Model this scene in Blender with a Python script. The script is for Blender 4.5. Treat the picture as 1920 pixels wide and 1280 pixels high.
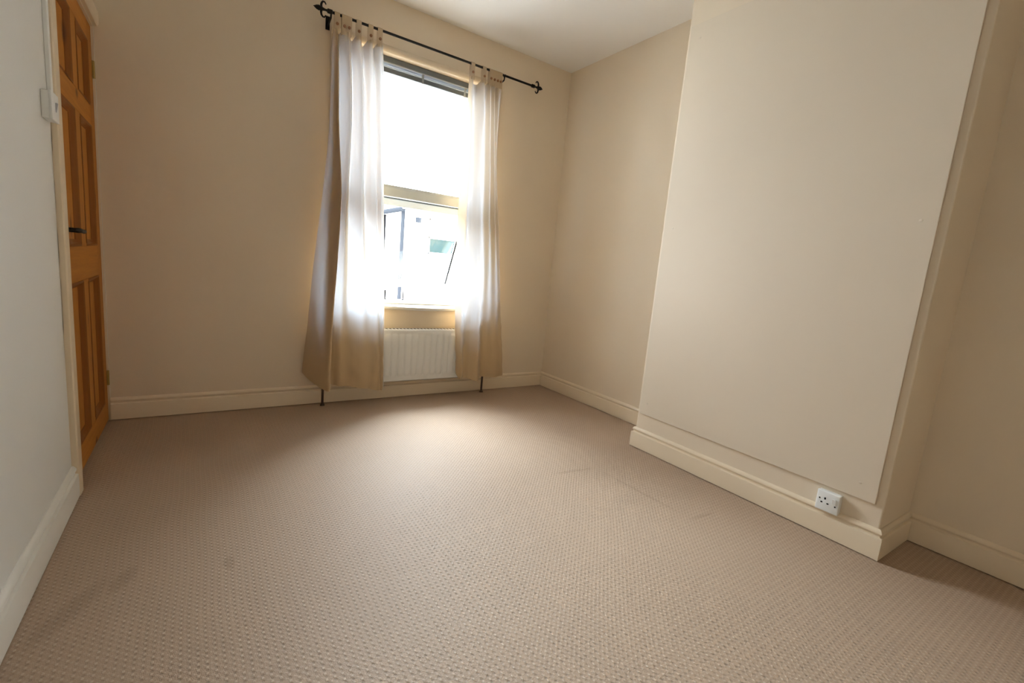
import bpy, bmesh, math, random
from mathutils import Vector, Matrix, noise

random.seed(7)
S = bpy.context.scene
for o in list(bpy.data.objects):
    bpy.data.objects.remove(o)

# ------------------------------------------------------------------ camera
YAW, PITCH, ROLL, FPX = math.radians(-34.382), math.radians(-8.837), math.radians(5.112), 867.4
cam_d = bpy.data.cameras.new('camera')
cam_d.sensor_fit = 'HORIZONTAL'
cam_d.sensor_width = 36.0
cam_d.lens = 36.0 * FPX / 1920.0
cam_d.clip_start = 0.02
cam = bpy.data.objects.new('camera', cam_d)
S.collection.objects.link(cam)
_f = Vector((-math.sin(YAW), math.cos(YAW), 0)); _r = Vector((math.cos(YAW), math.sin(YAW), 0)); _u = Vector((0, 0, 1))
f2 = _f * math.cos(PITCH) + _u * math.sin(PITCH); u2 = -_f * math.sin(PITCH) + _u * math.cos(PITCH)
r3 = _r * math.cos(ROLL) + u2 * math.sin(ROLL); u3 = -_r * math.sin(ROLL) + u2 * math.cos(ROLL)
cam.matrix_world = Matrix(((r3.x, u3.x, -f2.x, 0), (r3.y, u3.y, -f2.y, 0), (r3.z, u3.z, -f2.z, 1.0), (0, 0, 0, 1)))
S.camera = cam

# ------------------------------------------------------------------ daylight and exposure
SKY = 20.0
W = bpy.data.worlds.new('overcast_sky'); S.world = W; W.use_nodes = True
_bg = W.node_tree.nodes['Background']
_bg.inputs['Color'].default_value = (0.90, 0.935, 1.0, 1)
_bg.inputs['Strength'].default_value = SKY
# the sun behind thin cloud, spread over a wide bright area of sky
sl = bpy.data.lights.new('hazy_sun', 'SUN'); sl.energy = 24.0; sl.angle = math.radians(55); sl.color = (.80, .91, 1.0)
so = bpy.data.objects.new('hazy_sun', sl); S.collection.objects.link(so)
so.rotation_euler = Vector((-.20, -.80, -.73)).to_track_quat('-Z', 'Y').to_euler(); so.location = (3, 12, 14)
W.cycles.sampling_method = 'MANUAL'; W.cycles.sample_map_resolution = 64
# sky portal in the window opening: guides sampling, gives off no light of its own
pl = bpy.data.lights.new('window_portal', 'AREA'); pl.shape = 'RECTANGLE'; pl.size = 1.12; pl.size_y = 1.64
pl.cycles.is_portal = True
po = bpy.data.objects.new('window_portal', pl); S.collection.objects.link(po)
po.location = (1.28, 3.42, 1.48); po.rotation_euler = (math.radians(-90), 0, 0)
S.view_settings.view_transform = 'Standard'; S.view_settings.look = 'None'
S.view_settings.gamma = 1.0; S.view_settings.use_curve_mapping = False
S.view_settings.exposure = 0.46
S.cycles.use_denoising = True
S.cycles.max_bounces = 7; S.cycles.diffuse_bounces = 6; S.cycles.transparent_max_bounces = 6
S.cycles.use_light_tree = False
S.cycles.use_adaptive_sampling = True; S.cycles.adaptive_threshold = .06
S.cycles.transmission_bounces = 8; S.cycles.sample_clamp_indirect = 0

# ------------------------------------------------------------------ helpers
C = S.collection
def link(name, me, mat=None, parent=None, smooth=False):
    o = bpy.data.objects.new(name, me); C.objects.link(o)
    if mat is not None and not me.materials: me.materials.append(mat)
    if parent is not None:
        o.parent = parent
        o.matrix_parent_inverse = Matrix.Translation(-parent.location) if parent.location.length else Matrix()
    if smooth:
        for p in me.polygons: p.use_smooth = True
    return o
def obj(name, bm, mat, parent=None, smooth=False, sharp=None):
    bmesh.ops.recalc_face_normals(bm, faces=bm.faces)
    me = bpy.data.meshes.new(name); bm.to_mesh(me); bm.free()
    o = link(name, me, mat, parent, smooth)
    if sharp is not None:
        for p in me.polygons: p.use_smooth = True
        me.set_sharp_from_angle(angle=math.radians(sharp))
    return o
def thing(name, label, cat, loc=(0, 0, 0), group=None):
    o = bpy.data.objects.new(name, None); o.empty_display_size = 0.05; C.objects.link(o); o.location = loc
    return tag(o, label, cat, group)
def tag(o, label=None, cat=None, group=None, kind=None):
    if label: o['label'] = label
    if cat: o['category'] = cat
    if group: o['group'] = group
    if kind: o['kind'] = kind
    return o
def struct(o, label=None):
    return tag(o, label=label, kind='structure')
def box(bm, x0, x1, y0, y1, z0, z1, bevel=0.0, seg=2):
    r = bmesh.ops.create_cube(bm, size=1.0)
    vs = r['verts']
    for v in vs:
        v.co = Vector((x0 + (v.co.x + .5) * (x1 - x0), y0 + (v.co.y + .5) * (y1 - y0), z0 + (v.co.z + .5) * (z1 - z0)))
    if bevel:
        es = list({e for v in vs for e in v.link_edges})
        bmesh.ops.bevel(bm, geom=es, offset=bevel, segments=seg, affect='EDGES', profile=.5)
    return bm
def nbox(*a, **k):
    return box(bmesh.new(), *a, **k)
def tube(bm, pts, rad, n=12, cap=True):
    pts = [Vector(p) for p in pts]
    rads = rad if isinstance(rad, (list, tuple)) else [rad] * len(pts)
    rings = []; prev = None
    for i, p in enumerate(pts):
        t = (pts[min(i + 1, len(pts) - 1)] - pts[max(i - 1, 0)]).normalized()
        if prev is None:
            a = t.orthogonal().normalized()
        else:
            a = (prev - t * prev.dot(t)).normalized()
        prev = a; b = t.cross(a)
        rings.append([bm.verts.new(p + (a * math.cos(2 * math.pi * k / n) + b * math.sin(2 * math.pi * k / n)) * rads[i]) for k in range(n)])
    for i in range(len(rings) - 1):
        for k in range(n):
            bm.faces.new((rings[i][k], rings[i][(k + 1) % n], rings[i + 1][(k + 1) % n], rings[i + 1][k]))
    if cap:
        bm.faces.new(rings[0][::-1]); bm.faces.new(rings[-1])
    return bm
def prism(bm, poly, axis, a0, a1):
    """extrude a 2D polygon along axis ('x': poly=(y,z); 'y': (x,z); 'z': (x,y))"""
    def P(u, v, w):
        return {'x': (w, u, v), 'y': (u, w, v), 'z': (u, v, w)}[axis]
    A = [bm.verts.new(P(u, v, a0)) for u, v in poly]; B = [bm.verts.new(P(u, v, a1)) for u, v in poly]
    n = len(poly)
    for i in range(n):
        bm.faces.new((A[i], A[(i + 1) % n], B[(i + 1) % n], B[i]))
    bm.faces.new(A[::-1]); bm.faces.new(B)
    return bm

# ------------------------------------------------------------------ materials
def new_mat(name):
    m = bpy.data.materials.new(name); m.use_nodes = True
    nt = m.node_tree; b = nt.nodes['Principled BSDF']
    return m, nt, b
def nd(nt, t, **k):
    n = nt.nodes.new(t)
    for a, v in k.items():
        if a in n.inputs.keys(): n.inputs[a].default_value = v
        else: setattr(n, a, v)
    return n
def coords(nt, scale=(1, 1, 1), rot=(0, 0, 0)):
    g = nd(nt, 'ShaderNodeNewGeometry'); m = nd(nt, 'ShaderNodeMapping')
    m.inputs['Scale'].default_value = scale; m.inputs['Rotation'].default_value = rot
    nt.links.new(g.outputs['Position'], m.inputs['Vector']); return m.outputs['Vector']
def math_(nt, op, a, b=None, c=None):
    n = nd(nt, 'ShaderNodeMath', operation=op)
    for i, v in enumerate((a, b, c)):
        if v is None: continue
        if isinstance(v, (int, float)): n.inputs[i].default_value = v
        else: nt.links.new(v, n.inputs[i])
    return n.outputs[0]
def mixc(nt, fac, a, b, blend='MIX'):
    n = nd(nt, 'ShaderNodeMix', data_type='RGBA', blend_type=blend)
    for s, v in ((n.inputs[0], fac), (n.inputs[6], a), (n.inputs[7], b)):
        if isinstance(v, (int, float)): s.default_value = v
        elif isinstance(v, tuple): s.default_value = v if len(v) == 4 else (*v, 1)
        else: nt.links.new(v, s)
    return n.outputs[2]
def simple(name, col, rough=.5, metal=0., spec=.5, bump=0., bscale=200.):
    m, nt, b = new_mat(name)
    b.inputs['Base Color'].default_value = (*col, 1); b.inputs['Roughness'].default_value = rough
    b.inputs['Metallic'].default_value = metal; b.inputs['Specular IOR Level'].default_value = spec
    if bump:
        nz = nd(nt, 'ShaderNodeTexNoise', Scale=bscale, Detail=3.)
        nt.links.new(coords(nt), nz.inputs['Vector'])
        bp = nd(nt, 'ShaderNodeBump', Strength=bump, Distance=.002)
        nt.links.new(nz.outputs[0], bp.inputs['Height']); nt.links.new(bp.outputs[0], b.inputs['Normal'])
    return m
def paint(name, col, rough=.55, var=.04, bump=.25):
    m, nt, b = new_mat(name)
    v = coords(nt)
    n1 = nd(nt, 'ShaderNodeTexNoise', Scale=1.3, Detail=2., Roughness=.6); nt.links.new(v, n1.inputs['Vector'])
    n2 = nd(nt, 'ShaderNodeTexNoise', Scale=160., Detail=0.); nt.links.new(v, n2.inputs['Vector'])
    n3 = nd(nt, 'ShaderNodeTexNoise', Scale=9., Detail=1.); nt.links.new(v, n3.inputs['Vector'])
    dark = tuple(c * (1 - 2 * var) for c in col); lite = tuple(min(1, c * (1 + var)) for c in col)
    nt.links.new(mixc(nt, n1.outputs[0], dark, lite), b.inputs['Base Color'])
    b.inputs['Roughness'].default_value = rough; b.inputs['Specular IOR Level'].default_value = .35
    h = math_(nt, 'ADD', math_(nt, 'MULTIPLY', n2.outputs[0], .25), n3.outputs[0])
    bp = nd(nt, 'ShaderNodeBump', Strength=bump, Distance=.003)
    nt.links.new(h, bp.inputs['Height']); nt.links.new(bp.outputs[0], b.inputs['Normal'])
    return m
M = {}
M['wall'] = paint('cream_wall_paint', (.79, .68, .53))
M['wall_left'] = paint('off_white_wall_paint', (.72, .725, .70))
M['ceiling'] = paint('ceiling_paint', (.84, .82, .79), var=.03)
M['board'] = paint('cream_board_paint', (.735, .64, .51), var=.012, bump=.1)
M['gloss'] = simple('cream_gloss_paint', (.79, .67, .50), .32, bump=.06, bscale=60)
M['gloss_left'] = simple('off_white_gloss_paint', (.76, .75, .70), .32, bump=.06, bscale=60)
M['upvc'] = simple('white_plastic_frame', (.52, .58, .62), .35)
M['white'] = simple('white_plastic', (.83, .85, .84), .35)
M['rad'] = simple('white_radiator_enamel', (.80, .80, .77), .3)
M['iron'] = simple('black_iron', (.018, .016, .014), .45, .6)
M['black'] = simple('black_hole', (.008, .008, .008), 1., spec=0.)
M['pipe'] = simple('dark_brown_pipe_paint', (.075, .045, .03), .4)
M['brass'] = simple('aged_brass', (.42, .30, .10), .4, .8)
M['slate'] = simple('slate_grey_slat', (.13, .15, .17), .4)
M['slate_light'] = simple('pale_grey_slat_edge', (.42, .45, .47), .35)
M['cordm'] = simple('grey_ladder_cord', (.30, .33, .35), .7)
M['button'] = simple('brown_wood_button', (.30, .14, .06), .45)
M['screw'] = simple('painted_screw_head', (.72, .63, .51), .5)
M['crack'] = simple('dark_gap', (.03, .022, .016), .9)
M['render'] = simple('white_house_render', (.82, .84, .86), .8, bump=.2, bscale=40)
M['outpipe'] = simple('grey_blue_downpipe', (.022, .025, .030), 1., spec=0.)
M['outblack'] = simple('black_soil_pipe', (.006, .006, .007), 1., spec=0.)
M['roof'] = simple('grey_slate_roof', (.18, .19, .21), .7)
M['paving'] = simple('pale_concrete', (.55, .54, .51), .9, bump=.3, bscale=30)
M['leaf'] = simple('yellow_green_leaf', (.42, .46, .06), .5)
M['bark'] = simple('brown_bark', (.16, .11, .07), .9)

def glass(name, tint=(1, 1, 1), refl=(1, 1, 1)):
    m = bpy.data.materials.new(name); m.use_nodes = True; nt = m.node_tree
    nt.nodes.remove(nt.nodes['Principled BSDF'])
    t = nd(nt, 'ShaderNodeBsdfTransparent'); t.inputs[0].default_value = (*tint, 1)
    g = nd(nt, 'ShaderNodeBsdfGlossy', Roughness=.02); g.inputs[0].default_value = (*refl, 1)
    fr = nd(nt, 'ShaderNodeFresnel', IOR=1.45); mx = nd(nt, 'ShaderNodeMixShader')
    nt.links.new(fr.outputs[0], mx.inputs[0]); nt.links.new(t.outputs[0], mx.inputs[1]); nt.links.new(g.outputs[0], mx.inputs[2])
    nt.links.new(mx.outputs[0], nt.nodes['Material Output'].inputs[0]); return m
M['glass'] = glass('clear_window_glass', (.97, .985, .98))
M['farglass'] = simple('dark_green_reflecting_glass', (.013, .026, .026), .1, spec=.05)
M['farglass_pale'] = simple('sky_tinted_glass', (.05, .06, .065), .1, spec=.3)  # paler base colour stands in for sky reflected in the upper pane

def carpet():
    m, nt, b = new_mat('beige_loop_carpet')
    g = nd(nt, 'ShaderNodeNewGeometry'); sp = nd(nt, 'ShaderNodeSeparateXYZ'); nt.links.new(g.outputs['Position'], sp.inputs[0])
    # slight waver so the rows are not dead straight
    wv = nd(nt, 'ShaderNodeTexNoise', Scale=2.0, Detail=0.); nt.links.new(g.outputs['Position'], wv.inputs['Vector'])
    off = math_(nt, 'MULTIPLY', math_(nt, 'SUBTRACT', wv.outputs[0], .5), .035)
    PX, PY = .0180, .0185
    x = math_(nt, 'DIVIDE', math_(nt, 'ADD', sp.outputs[0], off), PX); y = math_(nt, 'DIVIDE', sp.outputs[1], PY)
    def dots(dx, dy, r):
        fx = math_(nt, 'SUBTRACT', math_(nt, 'FRACT', math_(nt, 'ADD', x, dx)), .5)
        fy = math_(nt, 'SUBTRACT', math_(nt, 'FRACT', math_(nt, 'ADD', y, dy)), .5)
        d = math_(nt, 'SQRT', math_(nt, 'ADD', math_(nt, 'MULTIPLY', fx, fx), math_(nt, 'MULTIPLY', fy, fy)))
        mr = nd(nt, 'ShaderNodeMapRange', interpolation_type='SMOOTHSTEP'); nt.links.new(d, mr.inputs[0])
        mr.inputs[1].default_value = r; mr.inputs[2].default_value = r * .45; mr.inputs[3].default_value = 0; mr.inputs[4].default_value = 1
        return mr.outputs[0]
    br = nd(nt, 'ShaderNodeTexNoise', Scale=70., Detail=0.); nt.links.new(g.outputs['Position'], br.inputs['Vector'])
    bw = math_(nt, 'ADD', math_(nt, 'MULTIPLY', br.outputs[0], 1.6), .1)      # uneven wear of the loops
    lite = math_(nt, 'MULTIPLY', bw, math_(nt, 'MAXIMUM', dots(.5, .5, .24), math_(nt, 'MULTIPLY', dots(0, 0, .24), .45)))
    dark = math_(nt, 'MULTIPLY', bw, dots(.5, 0, .26))
    n1 = nd(nt, 'ShaderNodeTexNoise', Scale=1.1, Detail=3., Roughness=.6); nt.links.new(g.outputs['Position'], n1.inputs['Vector'])
    n2 = nd(nt, 'ShaderNodeTexNoise', Scale=350., Detail=0.); nt.links.new(g.outputs['Position'], n2.inputs['Vector'])
    base = mixc(nt, n1.outputs[0], (.39, .28, .195), (.465, .345, .25))
    base = mixc(nt, math_(nt, 'MULTIPLY', n2.outputs[0], .25), base, (.36, .27, .20))
    c = mixc(nt, math_(nt, 'MULTIPLY', lite, .35), base, (.66, .56, .45))
    c = mixc(nt, math_(nt, 'MULTIPLY', dark, .36), c, (.20, .155, .12))
    # old stains and the pressed edge of a board beneath
    def spot(cx, cy, rx, ry, rot=0.):
        ca, sa = math.cos(rot), math.sin(rot)
        ax = math_(nt, 'SUBTRACT', sp.outputs[0], cx); ay = math_(nt, 'SUBTRACT', sp.outputs[1], cy)
        u = math_(nt, 'DIVIDE', math_(nt, 'ADD', math_(nt, 'MULTIPLY', ax, ca), math_(nt, 'MULTIPLY', ay, sa)), rx)
        v = math_(nt, 'DIVIDE', math_(nt, 'SUBTRACT', math_(nt, 'MULTIPLY', ay, ca), math_(nt, 'MULTIPLY', ax, sa)), ry)
        d = math_(nt, 'ADD', math_(nt, 'MULTIPLY', u, u), math_(nt, 'MULTIPLY', v, v))
        mr = nd(nt, 'ShaderNodeMapRange', interpolation_type='SMOOTHSTEP'); nt.links.new(d, mr.inputs[0])
        mr.inputs[1].default_value = 1.; mr.inputs[2].default_value = 0.; mr.inputs[3].default_value = 0; mr.inputs[4].default_value = 1
        return mr.outputs[0]
    st = spot(.066, 1.574, .022, .05)
    for a in ((-.30, 1.53, .04, .16, -.5), (-.2, 1.62, .03, .08, -.4), (1.745, 1.36, .012, .28, .06), (1.60, 1.66, .015, .16, 1.45), (1.83, 1.07, .012, .1, 1.5)):
        st = math_(nt, 'MAXIMUM', st, spot(*a))
    c = mixc(nt, math_(nt, 'MULTIPLY', st, .20), c, (.15, .10, .06))
    nt.links.new(c, b.inputs['Base Color'])
    b.inputs['Roughness'].default_value = .62; b.inputs['Specular IOR Level'].default_value = .32
    pass
    h = math_(nt, 'ADD', math_(nt, 'SUBTRACT', lite, dark), math_(nt, 'MULTIPLY', n2.outputs[0], .6))
    bp = nd(nt, 'ShaderNodeBump', Strength=.35, Distance=.003); nt.links.new(h, bp.inputs['Height'])
    nt.links.new(bp.outputs[0], b.inputs['Normal'])
    return m
M['carpet'] = carpet()

def pine(name, vertical=True, lo=(.35, .118, .014), hi=(.69, .30, .046)):
    m, nt, b = new_mat(name)
    sc = (14, 14, .7) if vertical else (14, .7, 14)
    v = coords(nt, sc)
    n1 = nd(nt, 'ShaderNodeTexNoise', Scale=2.2, Detail=5., Roughness=.6, Distortion=1.2); nt.links.new(v, n1.inputs['Vector'])
    v2 = coords(nt, (60, 60, 2.) if vertical else (60, 2., 60))
    n2 = nd(nt, 'ShaderNodeTexNoise', Scale=2., Detail=3.); nt.links.new(v2, n2.inputs['Vector'])
    c = mixc(nt, n1.outputs[0], lo, hi)
    c = mixc(nt, math_(nt, 'MULTIPLY', n2.outputs[0], .4), c, (.34, .13, .035))
    vo = nd(nt, 'ShaderNodeTexVoronoi', Scale=1.0, feature='F1'); nt.links.new(coords(nt, (3, 7, 2.6) if vertical else (3, 4, 5)), vo.inputs['Vector'])
    mr = nd(nt, 'ShaderNodeMapRange', interpolation_type='SMOOTHSTEP'); nt.links.new(vo.outputs['Distance'], mr.inputs[0])
    mr.inputs[1].default_value = .16; mr.inputs[2].default_value = .05; mr.inputs[3].default_value = 0; mr.inputs[4].default_value = .8
    c = mixc(nt, mr.outputs[0], c, (.10, .035, .012))
    nt.links.new(c, b.inputs['Base Color']); b.inputs['Roughness'].default_value = .6; b.inputs['Specular IOR Level'].default_value = .22
    return m
M['pine_v'] = pine('waxed_pine_upright_grain'); M['pine_h'] = pine('waxed_pine_crosswise_grain', False)
M['pine_mould'] = pine('shaded_waxed_pine_moulding', True, (.17, .052, .008), (.33, .115, .018))  # same waxed pine, darkened: shade in the mouldings put into the colour

def cloth(name, col, tr, w):
    m = bpy.data.materials.new(name); m.use_nodes = True; nt = m.node_tree
    b = nt.nodes['Principled BSDF']
    b.inputs['Base Color'].default_value = (*col, 1); b.inputs['Roughness'].default_value = .5
    b.inputs['Specular IOR Level'].default_value = .3; b.inputs['Sheen Weight'].default_value = .15
    t = nd(nt, 'ShaderNodeBsdfTranslucent'); t.inputs[0].default_value = (*tr, 1)
    mx = nd(nt, 'ShaderNodeMixShader'); mx.inputs[0].default_value = w
    nz = nd(nt, 'ShaderNodeTexNoise', Scale=500., Detail=2.); nt.links.new(coords(nt, (1, 1, .3)), nz.inputs['Vector'])
    bp = nd(nt, 'ShaderNodeBump', Strength=.15, Distance=.001); nt.links.new(nz.outputs[0], bp.inputs['Height'])
    nt.links.new(bp.outputs[0], b.inputs['Normal'])
    nt.links.new(b.outputs[0], mx.inputs[1]); nt.links.new(t.outputs[0], mx.inputs[2])
    nt.links.new(mx.outputs[0], nt.nodes['Material Output'].inputs[0]); return m
M['cloth'] = cloth('gold_beige_curtain_cloth', (.57, .405, .215), (.70, .79, .90), .145)
M['lining'] = cloth('white_curtain_edge', (.82, .80, .76), (.8, .78, .75), .4)

# ------------------------------------------------------------------ room shell
XL, XR, XC, YF, YB, ZC = -.41, 2.53, 2.199, 3.19, -1.20, 2.612
YC1, YC2 = 1.795, .5546            # chimney breast far / near edges
WX0, WX1, WZ0, WZ1 = .72, 1.84, .665, 2.296     # window opening
DY0, DZ1 = 2.352, 1.975            # door opening
T = .30
struct(obj('floor', nbox(XL - T, XR + T, YB - T, YF, -.15, 0), M['carpet']), 'beige brown loop carpet with a small dotted weave')
struct(obj('ceiling', nbox(XL - T, XR + T, YB - T, YF + T, ZC, ZC + .15), M['ceiling']), 'off white plaster ceiling')
bm = bmesh.new()
box(bm, XL, WX0, YF, YF + T, -.15, ZC); box(bm, WX1, XR, YF, YF + T, -.15, ZC)
box(bm, WX0, WX1, YF, YF + T, -.15, WZ0); box(bm, WX0, WX1, YF, YF + T, WZ1, ZC)
struct(obj('wall_far', bm, M['wall']), 'cream painted wall with the window and curtains')
bm = bmesh.new()
box(bm, XL - T, XL, YB - T, DY0, 0, ZC); box(bm, XL - T, XL, DY0, YF + T, DZ1, ZC)
box(bm, XL - T, XL, YF, YF + T, 0, DZ1); box(bm, XL - T - .1, XL - T, DY0 - .1, YF + T, -.15, DZ1 + .1)  # last box: unseen slab added behind the door to stop outside light leaking in
struct(obj('wall_left', bm, M['wall_left']), 'off white painted wall beside the pine door')
struct(obj('wall_right', nbox(XR, XR + T, YB - T, YF + T, 0, ZC), M['wall']), 'cream painted wall in the two alcoves')
bm = nbox(XC, XR, YC2, YC1, 0, ZC, bevel=0)
es = [e for e in bm.edges if abs(e.verts[0].co.x - XC) < 1e-4 and abs(e.verts[1].co.x - XC) < 1e-4 and abs(e.verts[0].co.z - e.verts[1].co.z) > 1]
bmesh.ops.bevel(bm, geom=es, offset=.006, segments=3, affect='EDGES', profile=.5)
struct(obj('wall_chimney_breast', bm, M['wall']), 'cream chimney breast standing out from the wall')
struct(obj('wall_back', nbox(XL, XR, YB - T, YB, 0, ZC), M['wall']), 'cream wall behind the viewpoint')

# baseboards: one moulded profile, mitred at the corners
SK_H, SK_T = .124, .019
PROF = [(0, .004), (.019, .004), (.019, .087), (.0178, .0908), (.0145, .0925), (.0092, .0932), (.0080, .0970), (.0092, .1020), (.0125, .1055), (.0136, .1095), (.0126, .1145), (.0090, .1195), (.0050, .1230), (.0030, .1240), (0, .1240)]
def skirting(name, path, mat, label):
    """path: plan points along the wall face, room on the left of travel; offset left with mitres"""
    P = [Vector(p) for p in path]; bm = bmesh.new(); rings = []
    for i, p in enumerate(P):
        d0 = (P[i] - P[i - 1]).normalized() if i else None
        d1 = (P[i + 1] - P[i]).normalized() if i < len(P) - 1 else None
        if d0 is None: d0 = d1
        if d1 is None: d1 = d0
        n0 = Vector((-d0.y, d0.x)); n1 = Vector((-d1.y, d1.x))
        mv = (n0 + n1); mv = mv / mv.dot(n0)
        rings.append([bm.verts.new((p.x + mv.x * a, p.y + mv.y * a, z)) for a, z in PROF])
    n = len(PROF)
    for i in range(len(rings) - 1):
        for k in range(n):
            bm.faces.new((rings[i][k], rings[i][(k + 1) % n], rings[i + 1][(k + 1) % n], rings[i + 1][k]))
    bm.faces.new(rings[0]); bm.faces.new(rings[-1][::-1])
    struct(obj(name, bm, mat, sharp=25), label)
m_ = SK_T
# travel with the room on the left: along far wall from right to left
def mit(p, dx, dy): return (p[0] + dx, p[1] + dy)
def seg(name, a, b, na, nb, mat, label):
    """single wall run a->b whose ends are mitred by shear na / nb (per unit of thickness)"""
    P = [Vector(a), Vector(b)]; d = (P[1] - P[0]).normalized(); n0 = Vector((-d.y, d.x)); bm = bmesh.new(); rings = []
    for p, s in ((P[0], na), (P[1], nb)):
        rings.append([bm.verts.new((p.x + n0.x * t + d.x * s * t, p.y + n0.y * t + d.y * s * t, z)) for t, z in PROF])
    n = len(PROF)
    for k in range(n):
        bm.faces.new((rings[0][k], rings[0][(k + 1) % n], rings[1][(k + 1) % n], rings[1][k]))
    bm.faces.new(rings[0]); bm.faces.new(rings[1][::-1])
    return struct(obj(name, bm, mat, sharp=25), label)
seg('baseboard_far', (XR, YF), (XL, YF), 1, 0, M['gloss'], 'cream moulded skirting board under the window')
seg('baseboard_alcove', (XR, YC1), (XR, YF), 1, -1, M['gloss'], 'cream skirting board in the alcove by the window')
skirting('baseboard_chimney', [(XR, YC2), (XC, YC2), (XC, YC1), (XR, YC1)], M['gloss'], 'cream skirting board wrapped round the chimney breast')
seg('baseboard_right', (XR, YB), (XR, YC2), 0, -1, M['gloss'], 'cream skirting board in the shaded near alcove')
seg('baseboard_left', (XL, 2.252), (XL, YB), 0, 0, M['gloss_left'], 'off white skirting board along the left wall')
seg('baseboard_back', (XL, YB), (XR, YB), 0, 0, M['gloss'], 'cream skirting board behind the viewpoint')

# ------------------------------------------------------------------ window
bm = bmesh.new()
def casing_profile(inner, sign):  # moulded strip 45 mm wide
    return [(inner, 0), (inner, .010), (inner + sign * .006, .016), (inner + sign * .020, .018), (inner + sign * .036, .013), (inner + sign * .045, .005), (inner + sign * .045, 0)]
poly = [(YF - d, z) for z, d in casing_profile(WZ1, 1)]
prism(bm, poly, 'x', WX0 - .045, WX1 + .045)
prism(bm, [(x, YF - d) for x, d in casing_profile(WX0, -1)], 'z', WZ0 + .02, WZ1)
prism(bm, [(x, YF - d) for x, d in casing_profile(WX1, 1)], 'z', WZ0 + .02, WZ1)
struct(obj('trim_1', bm, M['gloss'], sharp=40), 'pale painted moulding round the window opening')
win = bpy.data.objects.new('window_1', None); C.objects.link(win); win.location = (1.28, 3.30, WZ0); struct(win, 'white framed window with its lower light tilted open')
FY0, FY1 = 3.285, 3.345
bm = bmesh.new()
fw = .055
box(bm, WX0, WX0 + fw, FY0, FY1, WZ0 + .01, WZ1, .004); box(bm, WX1 - fw, WX1, FY0, FY1, WZ0 + .01, WZ1, .004)
box(bm, WX0, WX1, FY0, FY1, WZ1 - fw, WZ1, .004); box(bm, WX0, WX1, FY0, FY1, WZ0 + .01, WZ0 + .04, .004)
obj('window_frame', bm, M['white'], win)
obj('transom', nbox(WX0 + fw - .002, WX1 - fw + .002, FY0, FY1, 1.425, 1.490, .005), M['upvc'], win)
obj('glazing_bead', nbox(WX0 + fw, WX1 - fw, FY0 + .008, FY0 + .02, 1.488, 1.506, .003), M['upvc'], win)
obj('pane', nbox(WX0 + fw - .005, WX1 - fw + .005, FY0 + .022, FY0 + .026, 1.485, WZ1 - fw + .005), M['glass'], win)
# lower light: top hung, tilted outward about its top edge
A = math.radians(25); HY, HZ = 3.337, 1.424; SL = .70
def hung(bm):
    for v in bm.verts:
        y, z = v.co.y, v.co.z           # local: z down from hinge 0..-SL, y thickness
        v.co.y = HY + y * math.cos(A) - z * math.sin(A); v.co.z = HZ + z * math.cos(A) + y * math.sin(A)
    return bm
sx0, sx1 = WX0 + fw + .004, WX1 - fw - .004; sw = .055
bm = bmesh.new()
box(bm, sx0, sx0 + sw, -.02, .02, -SL, 0, .004); box(bm, sx1 - sw, sx1, -.02, .02, -SL, 0, .004)
box(bm, sx0 + sw - .001, sx1 - sw + .001, -.02, .02, -.05, 0, .004); box(bm, sx0 + sw - .001, sx1 - sw + .001, -.02, .02, -SL, -SL + .05, .004)
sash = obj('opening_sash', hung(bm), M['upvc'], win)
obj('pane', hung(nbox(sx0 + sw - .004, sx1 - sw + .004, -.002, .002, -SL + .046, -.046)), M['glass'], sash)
g0, g1 = sx0 + sw, sx1 - sw
bm = bmesh.new()
for a in ((g0, g0 + .004, -.022, -.006, -SL + .05, -.05), (g1 - .004, g1, -.022, -.006, -SL + .05, -.05)):
    box(bm, *a)
obj('gasket', hung(bm), M['black'], sash)
for x, w_ in ((1.111, .0055), (1.247, .0035)):
    obj('stay_peg', box(nbox(x - w_, x + w_, 3.297, 3.305, WZ0 + .042, WZ0 + .108, .002), x - .013, x + .013, 3.293, 3.309, WZ0 + .038, WZ0 + .044), M['black'], win)
# inner sill with rounded nosing, gently bowed
bm = bmesh.new()
n = 24; top = []
rows = [(3.30, WZ0 - .012), (3.30, WZ0 + .006)]
for i in range(n + 1):
    x = WX0 - .05 + (WX1 - WX0 + .10) * i / n
    bow = .006 * math.sin(math.pi * i / n) - .004 * math.sin(2.4 * math.pi * i / n)
    fy = YF - .035
    inner = 3.30 if WX0 <= x <= WX1 else YF
    ring = [(inner, WZ0 - .010), (inner, WZ0 + .010), (fy + .006, WZ0 + .010 - bow), (fy + .001, WZ0 + .006 - bow), (fy, WZ0 - bow), (fy + .001, WZ0 - .008 - bow), (fy + .006, WZ0 - .013 - bow), (inner, WZ0 - .012)]
    top.append([bm.verts.new((x, y, z)) for y, z in ring])
for i in range(n):
    for k in range(8):
        bm.faces.new((top[i][k], top[i][(k + 1) % 8], top[i + 1][(k + 1) % 8], top[i + 1][k]))
bm.faces.new(top[0]); bm.faces.new(top[-1][::-1])
obj('window_sill', bm, M['gloss_left'], win, sharp=50)

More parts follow.
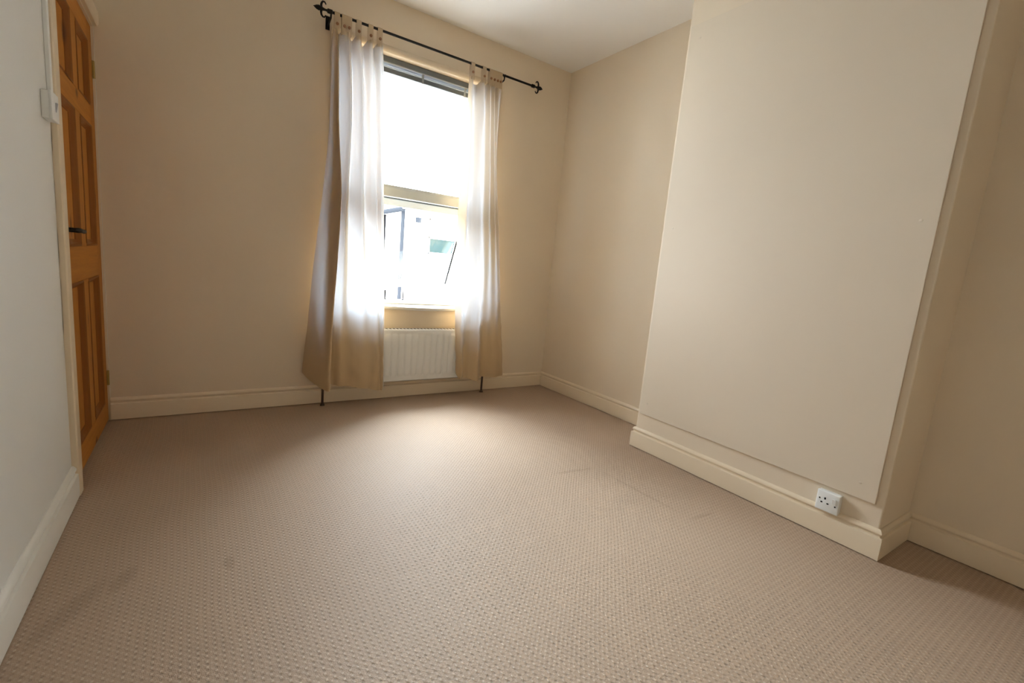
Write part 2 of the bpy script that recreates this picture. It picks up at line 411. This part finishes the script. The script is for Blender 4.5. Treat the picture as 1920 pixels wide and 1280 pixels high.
# ------------------------------------------------------------------ door with architrave
bm = bmesh.new()
AX0, AX1 = XL, XL + .020
def arch_prof(y0, y1):     # stepped architrave section, in plan
    return [(AX0, y0), (AX1 - .004, y0), (AX1, y0 + .004), (AX1, y1 - .012), (AX1 - .006, y1), (AX0, y1)]
prism(bm, arch_prof(2.252, 2.322), 'z', .0, 2.045)
prism(bm, [(AX0, 1.975), (AX1 - .006, 1.975), (AX1, 1.987), (AX1, 2.041), (AX1 - .004, 2.045), (AX0, 2.045)], 'y', 2.30, YF)
box(bm, XL - .09, XL - .0, 2.322, DY0, 0, DZ1)             # jamb lining
box(bm, XL - .09, XL - .001, 3.183, YF, 0, DZ1)
box(bm, XL - .09, XL - .001, 2.322, YF, 1.968, 1.985)
tr = struct(obj('trim_2', bm, M['gloss'], sharp=30), 'cream painted door surround')
for z0, z1, w in ((1.24, 1.33, .0035), (1.04, 1.17, .003), (.86, 1.0, .003), (.62, .83, .0035)):
    k = 7; bm = bmesh.new(); L = []; Rr = []
    for i in range(k):
        z = z0 + (z1 - z0) * i / (k - 1); ww = w * (.4 + random.random()) * (1 if 0 < i < k - 1 else .2)
        L.append(bm.verts.new((XL + .0012, 2.2525 - ww, z))); Rr.append(bm.verts.new((XL + .0012, 2.2528, z)))
    for i in range(k - 1): bm.faces.new((L[i], Rr[i], Rr[i + 1], L[i + 1]))
    obj('filler_crack', bm, M['crack'], tr)
door = bpy.data.objects.new('door_1', None); C.objects.link(door); door.location = (-.44, 2.36, 0); struct(door, 'six panel waxed pine door with a black lever handle')
DX0, DX1 = -.456, -.42
ys = (2.356, 2.452, 2.714, 2.816, 3.080, 3.180)
zs = (.008, .118, .79, .935, 1.497, 1.588, 1.877, 1.964)
def bx(name, y0, y1, z0, z1, mat):
    obj(name, nbox(DX0, DX1, y0, y1, z0, z1, .0012, 1), mat, door)
bx('stile', ys[0], ys[1], zs[0], zs[7], M['pine_v']); bx('stile', ys[4], ys[5], zs[0], zs[7], M['pine_v'])
for a, b_ in ((0, 1), (2, 3), (4, 5), (6, 7)):
    bx('rail', ys[1], ys[4], zs[a], zs[b_], M['pine_h'])
for a, b_ in ((1, 2), (3, 4), (5, 6)):
    bx('muntin', ys[2], ys[3], zs[a], zs[b_], M['pine_v'])
for a, b_ in ((1, 2), (3, 4), (5, 6)):
    for c, d in ((1, 2), (3, 4)):
        y0, y1, z0, z1 = ys[c], ys[d], zs[a], zs[b_]
        pn = obj('panel', nbox(DX0 + .008, DX1 - .017, y0 - .001, y1 + .001, z0 - .001, z1 + .001), M['pine_v'], door)
        bm = bmesh.new(); rings = []          # ovolo moulding planted round the panel
        for t, x in ((0, DX1 + .001), (.006, DX1 + .003), (.013, DX1 - .001), (.020, DX1 - .010), (.026, DX1 - .012), (.028, DX1 - .017)):
            rings.append([bm.verts.new((x, y, z)) for y, z in ((y0 + t, z0 + t), (y1 - t, z0 + t), (y1 - t, z1 - t), (y0 + t, z1 - t))])
        for i in range(len(rings) - 1):
            for k in range(4): bm.faces.new((rings[i][k], rings[i][(k + 1) % 4], rings[i + 1][(k + 1) % 4], rings[i + 1][k]))
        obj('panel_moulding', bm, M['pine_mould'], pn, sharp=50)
hz = 1.0
hd = obj('lever_handle', tube(tube(bmesh.new(), [(DX1, 2.405, hz), (DX1 + .012, 2.405, hz)], [.024, .022], 20), [(DX1 + .010, 2.405, hz), (DX1 + .034, 2.405, hz), (DX1 + .038, 2.412, hz), (DX1 + .036, 2.47, hz), (DX1 + .033, 2.53, hz - .002), (DX1 + .031, 2.575, hz - .003), (DX1 + .030, 2.592, hz - .002)], [.009, .009, .010, .009, .0075, .0085, .007], 12), M['iron'], door, sharp=50)
for z0 in (1.735, .20):
    obj('hinge', tube(nbox(DX1 - .002, DX1 + .003, 3.168, 3.181, z0, z0 + .076), [(DX1 + .005, 3.1815, z0 - .002), (DX1 + .005, 3.1815, z0 + .078)], .0055, 10), M['brass'], door, sharp=40)

# ------------------------------------------------------------------ painted board over the old fireplace
brd = thing('fireplace_cover_board', 'large cream painted flat board fixed over the chimney breast above the skirting', 'wall board', (XC, 1.18, .216))
obj('board', nbox(XC - .0099, XC - .0004, .583, 1.7775, .2156, 2.353, .0015), M['board'], brd)
for y, z in ((1.712, 2.279), (.633, 1.307), (1.728, .286), (.644, .281), (1.72, 1.303), (.638, 2.279)):
    bm = bmesh.new()
    tube(bm, [(XC - .008, y, z), (XC - .0105, y, z), (XC - .0115, y, z)], [.0062, .0058, .003], 12)
    box(bm, XC - .0119, XC - .0112, y - .003, y + .003, z - .0006, z + .0006)
    obj('screw_head', bm, M['screw'], brd, sharp=40)

# ------------------------------------------------------------------ socket on the chimney breast
sk = thing('power_socket', 'white square plug socket with one switch above the chimney skirting', 'socket', (XC, .735, .105))
SY0, SY1, SZ0, SZ1 = .691, .777, .113, .199
obj('back_box', nbox(XC - .020, XC, SY0 + .002, SY1 - .002, SZ0 + .002, SZ1 - .002, .002), M['white'], sk)
fp = obj('face_plate', nbox(XC - .030, XC - .0195, SY0, SY1, SZ0, SZ1, .004, 3), M['white'], sk, sharp=40)
fx = XC - .0301
def P2(u, v):      # u across plate left->right seen from the room (decreasing y), v up, in mm from centre
    return (SY0 + SY1) / 2 - u / 1000., (SZ0 + SZ1) / 2 + v / 1000.
for u, v, w, h in ((-10, 12, 6, 9), (-21, -7, 7.5, 5.5), (2, -7, 7.5, 5.5)):
    y, z = P2(u, v); obj('pin_slot', nbox(fx - .0004, fx + .002, y - w / 2000, y + w / 2000, z - h / 2000, z + h / 2000), M['black'], sk)
for u in (-30, 30):
    y, z = P2(u, -8 if u > 0 else 8); obj('fixing_screw', tube(bmesh.new(), [(fx + .002, y, z), (fx - .0006, y, z)], .0032, 12), M['iron'], sk)
y, z = P2(24, 11)
bm = bmesh.new(); prism(bm, [(fx + .002, z - .011), (fx - .0015, z - .011), (fx - .0055, z + .011), (fx + .002, z + .011)], 'y', y - .0065, y + .0065)
obj('rocker_switch', bm, M['white'], sk)

# ------------------------------------------------------------------ light switch by the door
sw_ = thing('light_switch', 'white surface mounted light switch box beside the pine door frame', 'light switch', (XL, 2.185, 1.34))
obj('back_box', nbox(XL, XL + .019, 2.143, 2.227, 1.345, 1.429, .002), M['white'], sw_)
obj('face_plate', nbox(XL + .0185, XL + .027, 2.141, 2.229, 1.343, 1.431, .003, 3), M['white'], sw_, sharp=40)
bm = bmesh.new(); prism(bm, [(XL + .026, 1.373), (XL + .0275, 1.373), (XL + .0325, 1.401), (XL + .026, 1.401)], 'y', 2.180, 2.192)
obj('rocker', bm, simple('grey_rocker', (.42, .44, .50), .4), sw_)
tk = tag(obj('cable_trunking', nbox(XL, XL + .012, 2.228, 2.2515, 1.43, ZC, .002), M['white']), 'slim white cable trunking running up from the light switch', 'trunking')

# ------------------------------------------------------------------ radiator
rd = thing('radiator', 'white ribbed panel radiator under the window between the curtains', 'radiator', (1.27, 3.12, .14))
RX0, RX1, RZ0, RZ1, RY = .735, 1.805, .148, .516, 3.092
npit = 21; pit = (RX1 - RX0 - .03) / npit
xs = [RX0]; prof = [0.]
for i in range(npit):
    b0 = RX0 + .015 + i * pit
    for t, d in ((.12, 0.), (.22, .2), (.32, .8), (.42, 1.), (.70, 1.), (.80, .8), (.90, .2), (1.0, 0.)):
        xs.append(b0 + t * pit); prof.append(d)
xs.append(RX1); prof.append(0.)
zl = [(RZ0, 0.), (RZ0 + .004, 0), (RZ0 + .030, 0.), (RZ0 + .036, .25), (RZ0 + .046, .85), (RZ0 + .052, 1.), (RZ1 - .052, 1.), (RZ1 - .046, .85), (RZ1 - .036, .25), (RZ1 - .030, 0.), (RZ1 - .012, 0.), (RZ1 - .004, 0)]
bm = bmesh.new(); G = []
for z, k in zl:
    yb = RY + (.006 if z in (RZ0,) else 0) + (.003 if z == RZ1 - .004 else 0)
    G.append([bm.verts.new((x, yb + .010 - .010 * 0 - .0 - (-.009) * 0 - d * k * .009 * -1 * -1 + 0, z)) for x, d in zip(xs, prof)])
for i in range(len(G) - 1):
    for j in range(len(xs) - 1):
        bm.faces.new((G[i][j], G[i][j + 1], G[i + 1][j + 1], G[i + 1][j]))
sol = obj('front_panel', bm, M['rad'], rd, sharp=35)
md = sol.modifiers.new('thickness', 'SOLIDIFY'); md.thickness = .012; md.offset = -1
obj('back_panel', nbox(RX0 + .01, RX1 - .01, 3.135, 3.146, RZ0 + .005, RZ1 - .01, .003), M['rad'], rd)
bm = nbox(RX0, RX1, RY + .001, 3.152, RZ1 - .012, RZ1, .004, 3)
obj('top_cover', bm, M['rad'], rd)
for i in range(40):
    x = RX0 + .03 + i * (RX1 - RX0 - .06) / 39
    if i == 0:
        gm = obj('grille_slot', nbox(x - .008, x + .008, RY + .02, 3.142, RZ1 - .0005, RZ1 + .0004), M['black'], rd).data
    else:
        o = link('grille_slot', gm, None, rd); o.location.x += (x - (RX0 + .03))
for x0, x1 in ((RX0 - .001, RX0 + .004), (RX1 - .004, RX1 + .001)):
    obj('side_cover', nbox(x0, x1, RY + .008, 3.150, RZ0 + .006, RZ1 - .004, .0015), M['rad'], rd)
for px, ex in ((.663, RX0), (1.877, RX1)):
    s = 1 if ex > px else -1
    vb = bmesh.new(); tube(vb, [(px, 3.122, .135), (px, 3.122, .150), (px, 3.122, .200), (px, 3.122, .206)], [.010, .014, .014, .010], 16)
    tube(vb, [(px, 3.122, .172), (ex + s * .012, 3.122, .172)], .009, 12)
    tube(vb, [(px, 3.122, .204), (px, 3.122, .240), (px, 3.122, .245)], [.017, .015, .010], 18)
    obj('valve', vb, M['white'], rd, sharp=40)
    pb = tube(bmesh.new(), [(px, 3.122, .001), (px, 3.122, .138)], .0078, 14)
    tube(pb, [(px, 3.122, .001), (px, 3.122, .010)], [.016, .013], 16)
    obj('feed_pipe', pb, M['pipe'], rd, sharp=40)

# ------------------------------------------------------------------ venetian blind drawn up
bl = thing('venetian_blind', 'slate grey venetian blind drawn fully up at the window head', 'blind', (1.28, 3.25, 2.2))
bx0, bx1, BY = WX0 + .012, WX1 - .012, 3.245
obj('head_rail', nbox(bx0, bx1, BY - .016, BY + .016, 2.258, 2.294, .003), M['slate'], bl)
obj('valance_edge', nbox(bx0, bx1, BY - .020, BY - .015, 2.252, 2.259, .001), M['slate_light'], bl)
sm = None
for i in range(9):
    z = 2.2335 + i * .0021
    if sm is None:
        bm = bmesh.new(); A_ = []; B_ = []
        for k in range(7):
            t = -1 + 2 * k / 6.; yy = BY + t * .0125; zz = z + .0012 * (1 - t * t)
            A_.append(bm.verts.new((bx0, yy, zz))); B_.append(bm.verts.new((bx1, yy, zz)))
        for k in range(6): bm.faces.new((A_[k], B_[k], B_[k + 1], A_[k + 1]))
        o = obj('slat', bm, M['slate'], bl); sm = o.data
    else:
        o = link('slat', sm, None, bl); o.location.z += i * .0021
obj('slat_edge', nbox(bx0, bx1, BY - .0145, BY - .011, 2.2295, 2.2345, .0008), M['slate_light'], bl)
obj('bottom_rail', nbox(bx0, bx1, BY - .014, BY + .014, 2.197, 2.2285, .004, 3), M['slate'], bl)
for x in (.96, 1.283, 1.605):
    obj('ladder_cord', nbox(x - .007, x + .007, BY - .0175, BY - .0142, 2.193, 2.256, .001), M['cordm'], bl)

# ------------------------------------------------------------------ curtain pole
RODY, RODZ = 3.10, 2.374
rod = thing('curtain_pole', 'black wrought iron curtain pole with fleur de lis finials', 'curtain pole', (1.38, RODY, RODZ))
obj('pole', tube(bmesh.new(), [(.640, RODY, RODZ), (2.105, RODY, RODZ)], .0075, 14), M['iron'], rod, sharp=40)
def finial(xb, s):
    bm = bmesh.new()
    P = lambda d, dz=0, dy=0: (xb + s * d, RODY + dy, RODZ + dz)
    tube(bm, [P(-.009), P(-.006), P(.018), P(.022)], [.0085, .0125, .0125, .008], 14)
    tube(bm, [P(.018), P(.032), P(.040)], [.007, .006, .008], 12)
    tube(bm, [P(.034), P(.048), P(.054), P(.066), P(.080), P(.090), P(.096)], [.006, .010, .0105, .0145, .0105, .004, .001], 12)
    hook = [(0, 0), (.005, .010), (.006, .020), (.003, .032), (-.004, .040), (-.012, .040), (-.018, .033), (-.019, .028)]
    for sg in (1, -1):   # curled side petals
        pts = [P(.048 + a, sg * b) for a, b in hook]
        tube(bm, pts, [.007, .0068, .0064, .0058, .005, .0044, .0038, .003], 8)
    obj('finial', bm, M['iron'], rod, sharp=50)
finial(.650, -1); finial(2.100, 1)
for bxp in (.651, 1.850):
    bm = bmesh.new()
    box(bm, bxp - .012, bxp + .012, YF - .004, YF, RODZ - .065, RODZ + .010, .001)
    tube(bm, [(bxp, YF - .003, RODZ - .045), (bxp, YF - .04, RODZ - .042), (bxp, RODY + .004, RODZ - .030), (bxp, RODY, RODZ - .012), (bxp, RODY, RODZ - .006)], .005, 8)
    tube(bm, [(bxp, RODY + .011 * math.cos(a), RODZ + .011 * math.sin(a)) for a in [math.radians(d) for d in range(-200, 21, 20)]], .0035, 8)
    obj('bracket', bm, M['iron'], rod, sharp=50)

# ------------------------------------------------------------------ curtains
def cr(p0, p1, p2, p3, t):
    return .5 * ((2 * p1) + (-p0 + p2) * t + (2 * p0 - 5 * p1 + 4 * p2 - p3) * t * t + (-p0 + 3 * p1 - 3 * p2 + p3) * t ** 3)
def crl(vals, s):
    n = len(vals) - 1; i = min(int(s * n), n - 1); t = s * n - i
    g = lambda k: vals[max(0, min(n, k))]
    return cr(g(i - 1), g(i), g(i + 1), g(i + 2), t)
LEV = (2.292, 2.05, 1.75, 1.35, .95, .55)       # heights of the control rows; the last row is the hem
def curtain(name, label, cols, tabs, wrinkle, sub=9, nv=70, droop=.03):
    """cols: per control column, plan points (x, y) at the LEV heights, then (x, y, z) at the hem"""
    root = thing(name, label, 'curtain', (cols[0][-1][0], 3.1, .15), 'pair of gold curtains at the window')
    nu = (len(cols) - 1) * sub
    bm = bmesh.new(); G = []
    amp = (1.25, 1.9, 2.2, 2.2, 1.8, 1.1, 1.0)
    if name == 'right_curtain': amp = (1.25, 1.5, 1.6, 1.5, 1.2, 1.0, 1.0)
    cols = [[(p[0], 3.085 + (p[1] - 3.085) * amp[k] if c is not cols[0] else p[1], *p[2:]) for k, p in enumerate(c)] for c in cols]
    hems = [c[-1][2] for c in cols]
    xs_ = [[c[k][0] for c in cols] for k in range(len(LEV) + 1)]; ys_ = [[c[k][1] for c in cols] for k in range(len(LEV) + 1)]
    for j in range(nv + 1):
        v = j / nv; row = []
        for i in range(nu + 1):
            s = i / nu
            hz = crl(hems, s)
            ztop = LEV[0]
            # top edge sags between the tabs
            x_top = crl(xs_[0], s); d = min(abs(x_top - t) for t in tabs); sag = droop * min(1, max(0, (d - .012) / .02)) ** 1.2
            ztop -= sag
            z = ztop + (hz - ztop) * v
            zs_ = list(LEV) + [hz]
            k = 0
            while k < len(zs_) - 2 and z < zs_[k + 1]: k += 1
            t = (zs_[k] - z) / (zs_[k] - zs_[k + 1]); t = max(0, min(1, t))
            def at(A):
                g = lambda q: crl(A[max(0, min(len(zs_) - 1, q))], s)
                return cr(g(k - 1), g(k), g(k + 1), g(k + 2), t)
            x, y = at(xs_), at(ys_)
            low = max(0., min(1., (1.05 - z) / .6))
            nn = noise.noise(Vector((x * 7, z * 16, wrinkle))) * .010 + noise.noise(Vector((x * 14 + 3, z * 34, wrinkle))) * .0045
            nn += (.5 - abs(noise.noise(Vector((x * 9 + z * 5, z * 13 - x * 4, wrinkle + 4))))) * -.016
            y += nn * low + noise.noise(Vector((x * 22, z * 2.2, wrinkle + 9))) * .004
            z += noise.noise(Vector((x * 11, wrinkle, 0))) * .010 * v ** 6
            row.append(bm.verts.new((x, min(y, 3.168), z)))
        G.append(row)
    for j in range(nv):
        for i in range(nu):
            bm.faces.new((G[j][i], G[j][i + 1], G[j + 1][i + 1], G[j + 1][i]))
    me = bpy.data.meshes.new('drape'); bm.normal_update(); 
    rightedge = [(r[-1].co.copy(), r[-2].co.copy()) for r in G]
    bm.to_mesh(me); bm.free()
    dr = link('drape', me, M['cloth'], root, smooth=True)
    for x in tabs:      # loops over the pole with a button each
        xt = x; bm = bmesh.new(); w = .0150
        path = [(3.083, 2.270), (3.084, 2.315), (3.0865, 2.350), (3.0885, RODZ)]
        path += [(RODY - .0115 * math.cos(a), RODZ + .0115 * math.sin(a)) for a in [math.radians(d) for d in range(20, 181, 20)]]
        path += [(3.113, 2.345), (3.110, 2.31), (3.104, 2.272)]
        L = [bm.verts.new((xt - w, y, z)) for y, z in path]; Rr = [bm.verts.new((xt + w, y, z)) for y, z in path]
        for k in range(len(path) - 1): bm.faces.new((L[k], Rr[k], Rr[k + 1], L[k + 1]))
        tb = obj('tab_loop', bm, M['cloth'], root, smooth=True)
        obj('button', tube(bmesh.new(), [(xt, 3.0835, 2.317), (xt, 3.079, 2.317), (xt, 3.0765, 2.317)], [.0085, .0085, .0055], 14), M['button'], tb, sharp=40)
    return root, rightedge
# left curtain: outer flap, a ridge standing into the room, then the main panel
L_COLS = [
    # (x,y) at 2.292        2.05            1.75            1.35           .95            .55          hem
    [(.664, 3.105), (.662, 3.105), (.656, 3.10), (.628, 3.10), (.590, 3.115), (.562, 3.13), (.534, 3.13, .235)],
    [(.672, 3.085), (.672, 3.07), (.668, 3.075), (.645, 3.08), (.612, 3.075), (.595, 3.07), (.570, 3.06, .195)],
    [(.682, 3.080), (.682, 3.05), (.678, 3.05), (.668, 3.04), (.645, 3.02), (.632, 3.00), (.612, 2.98, .170)],
    [(.694, 3.105), (.694, 3.07), (.692, 3.05), (.690, 3.00), (.674, 2.97), (.666, 2.95), (.658, 2.93, .150)],
    [(.708, 3.118), (.706, 3.11), (.702, 3.10), (.700, 3.05), (.690, 3.03), (.684, 3.02), (.676, 2.985, .150)],
    [(.722, 3.088), (.722, 3.10), (.720, 3.11), (.712, 3.10), (.700, 3.09), (.694, 3.085), (.688, 3.05, .160)],
    [(.738, 3.080), (.742, 3.07), (.742, 3.07), (.732, 3.07), (.722, 3.07), (.716, 3.065), (.712, 3.060, .155)],
    [(.752, 3.080), (.762, 3.06), (.766, 3.055), (.756, 3.055), (.752, 3.055), (.750, 3.05), (.748, 3.045, .148)],
    [(.775, 3.128), (.785, 3.11), (.790, 3.10), (.786, 3.10), (.790, 3.09), (.794, 3.075), (.798, 3.06, .142)],
    [(.795, 3.090), (.806, 3.08), (.814, 3.075), (.818, 3.075), (.826, 3.07), (.836, 3.06), (.846, 3.045, .135)],
    [(.818, 3.083), (.832, 3.06), (.842, 3.055), (.852, 3.055), (.866, 3.05), (.882, 3.045), (.896, 3.035, .125)],
    [(.845, 3.128), (.858, 3.11), (.868, 3.10), (.882, 3.095), (.904, 3.08), (.924, 3.06), (.940, 3.045, .118)],
    [(.868, 3.088), (.880, 3.075), (.894, 3.07), (.914, 3.07), (.938, 3.06), (.958, 3.05), (.974, 3.04, .112)],
    [(.890, 3.083), (.904, 3.07), (.920, 3.065), (.942, 3.06), (.964, 3.055), (.984, 3.05), (1.000, 3.04, .108)],
    [(.910, 3.128), (.924, 3.105), (.942, 3.10), (.962, 3.095), (.982, 3.08), (1.002, 3.065), (1.018, 3.05, .105)],
    [(.930, 3.085), (.942, 3.07), (.958, 3.07), (.976, 3.07), (.996, 3.06), (1.016, 3.05), (1.030, 3.04, .105)],
    [(.952, 3.083), (.962, 3.07), (.974, 3.07), (.990, 3.07), (1.010, 3.065), (1.030, 3.06), (1.042, 3.05, .105)],
]
lc, edge = curtain('left_curtain', 'left gold beige tab top curtain flaring at its lower left', L_COLS, (.683, .724, .752, .808, .879, .936), 1.7)
lc.name = 'curtain'
bm = bmesh.new(); A_ = []; B_ = []  # narrow white strip following the right edge of the drape
for j, (e, i_) in enumerate(edge):
    w = .0045 * (.7 + .6 * random.random())
    A_.append(bm.verts.new((e.x + .001, e.y - .004, e.z - .002))); B_.append(bm.verts.new((e.x - w, e.y - .009, e.z - .002)))
for j in range(len(A_) - 1): bm.faces.new((A_[j], B_[j], B_[j + 1], A_[j + 1]))
tag(obj('edge_strip', bm, M['lining'], lc, smooth=True), 'narrow white strip along the right edge')
R_COLS = [
    [(1.568, 3.105), (1.572, 3.11), (1.572, 3.12), (1.560, 3.12), (1.566, 3.10), (1.575, 3.075), (1.600, 3.06, .190)],
    [(1.576, 3.085), (1.580, 3.08), (1.582, 3.08), (1.572, 3.08), (1.580, 3.07), (1.586, 3.05), (1.604, 3.02, .165)],
    [(1.590, 3.083), (1.592, 3.07), (1.596, 3.06), (1.592, 3.05), (1.600, 3.03), (1.606, 3.02), (1.620, 3.00, .155)],
    [(1.615, 3.120), (1.614, 3.11), (1.618, 3.10), (1.622, 3.09), (1.640, 3.07), (1.646, 3.055), (1.655, 3.04, .150)],
    [(1.640, 3.125), (1.638, 3.12), (1.644, 3.10), (1.652, 3.08), (1.672, 3.05), (1.682, 3.03), (1.690, 3.02, .145)],
    [(1.662, 3.095), (1.660, 3.08), (1.668, 3.07), (1.682, 3.06), (1.704, 3.03), (1.716, 3.01), (1.722, 3.00, .142)],
    [(1.680, 3.083), (1.682, 3.06), (1.690, 3.06), (1.708, 3.05), (1.732, 3.02), (1.744, 3.00), (1.750, 2.99, .140)],
    [(1.698, 3.118), (1.702, 3.10), (1.710, 3.09), (1.732, 3.08), (1.758, 3.05), (1.772, 3.04), (1.782, 3.03, .140)],
    [(1.715, 3.110), (1.720, 3.10), (1.734, 3.09), (1.760, 3.09), (1.790, 3.08), (1.806, 3.075), (1.820, 3.07, .142)],
    [(1.732, 3.083), (1.738, 3.07), (1.754, 3.06), (1.786, 3.06), (1.820, 3.06), (1.842, 3.06), (1.864, 3.055, .144)],
    [(1.750, 3.115), (1.756, 3.10), (1.774, 3.09), (1.812, 3.085), (1.852, 3.075), (1.880, 3.065), (1.908, 3.05, .145)],
    [(1.766, 3.083), (1.774, 3.07), (1.792, 3.06), (1.836, 3.06), (1.882, 3.06), (1.916, 3.055), (1.950, 3.045, .145)],
    [(1.784, 3.115), (1.792, 3.10), (1.812, 3.09), (1.858, 3.09), (1.910, 3.08), (1.950, 3.07), (1.990, 3.055, .146)],
    [(1.802, 3.085), (1.812, 3.08), (1.828, 3.08), (1.882, 3.08), (1.936, 3.08), (1.982, 3.075), (2.030, 3.07, .148)],
    [(1.826, 3.090), (1.828, 3.10), (1.842, 3.11), (1.902, 3.11), (1.956, 3.12), (2.006, 3.13), (2.060, 3.13, .155)],
]
rc, _ = curtain('right_curtain', 'right gold beige tab top curtain hanging straight near the room corner', R_COLS, (1.585, 1.677, 1.732, 1.760, 1.786, 1.811), 5.2)
rc.name = 'curtain.001'

# ------------------------------------------------------------------ outside: ground, neighbouring house, shrub
struct(obj('ground', nbox(-12, 25, YF + T + .02, 40, -2.9, -2.7), M['paving']), 'pale ground outside the window')
hs = thing('neighbour_house', 'white rendered house wing seen through the lower window light', 'building', (4.0, 10.56, -2.7))
HX, HYn, HZt = 4.0, 10.56, 2.14
bm = bmesh.new(); box(bm, HX, HX + 5, HYn, HYn + 7, -2.7, HZt)
obj('wall', bm, M['render'], hs)
bm = bmesh.new(); prism(bm, [(HX - .15, HZt), (HX + 5.15, HZt), (HX + 5.15, HZt + .12), (HX + 2.5, HZt + .3), (HX - .15, HZt + .12)], 'y', HYn - .1, HYn + 7.1)
obj('roof', bm, M['roof'], hs)
obj('gutter', tube(bmesh.new(), [(HX - .13, HYn - .05, HZt), (HX - .13, HYn + 7, HZt)], .055, 12), M['outpipe'], hs)
obj('downpipe', tube(bmesh.new(), [(HX - .07, HYn + .10, HZt - .02), (HX - .07, HYn + .10, -2.7)], .045, 12), M['outpipe'], hs)
obj('soil_pipe', tube(bmesh.new(), [(HX - .06, HYn + 1.42, HZt - .05), (HX - .06, HYn + 1.42, -2.7)], .030, 12), M['outblack'], hs)
obj('wall_vent', nbox(HX + .20, HX + .34, HYn - .02, HYn, 1.88, 2.0, .005), M['outpipe'], hs)
hx0, hx1, hz0, hz1 = 4.52, 5.40, 1.18, 2.02
bm = bmesh.new()
for a in ((hx0, hx0 + .05, hz0, hz1), (hx1 - .05, hx1, hz0, hz1), (hx0, hx1, hz1 - .05, hz1), (hx0, hx1, hz0, hz0 + .05), (hx0, hx1, 1.55, 1.60)):
    box(bm, a[0], a[1], HYn - .05, HYn + .01, a[2], a[3], .005)
wf = obj('window', bm, M['upvc'], hs)
for z0, z1 in ((hz0 + .05, 1.55), (1.60, hz1 - .05)):
    obj('pane', nbox(hx0 + .05, hx1 - .05, HYn - .02, HYn - .01, z0, z1), M['farglass' if z0 < 1.5 else 'farglass_pale'], wf)
sh = thing('garden_shrub', 'yellow green leafy shrub outside beside the right curtain', 'shrub', (4.35, 8.0, -2.7))
obj('stem', tube(bmesh.new(), [(4.35, 8.0, -2.7), (4.38, 8.02, -1.2), (4.33, 8.0, .3)], [.05, .04, .015], 8), M['bark'], sh)
bm = bmesh.new(); rs = random.Random(3)
for i in range(420):
    while True:
        p = Vector((rs.uniform(-1, 1), rs.uniform(-1, 1), rs.uniform(-1, 1)))
        if p.length < 1: break
    c = Vector((4.35 + p.x * .5, 8.0 + p.y * .5, -.4 + p.z * 1.25)); d = Vector((rs.uniform(-1, 1), rs.uniform(-1, 1), rs.uniform(-.4, 1))).normalized()
    a = d.orthogonal().normalized(); l = rs.uniform(.06, .11); w = l * .35
    q = [c, c + d * l * .5 + a * w, c + d * l, c + d * l * .5 - a * w]
    bm.faces.new([bm.verts.new(v) for v in q])
tag(obj('foliage', bm, M['leaf'], sh), kind='stuff')
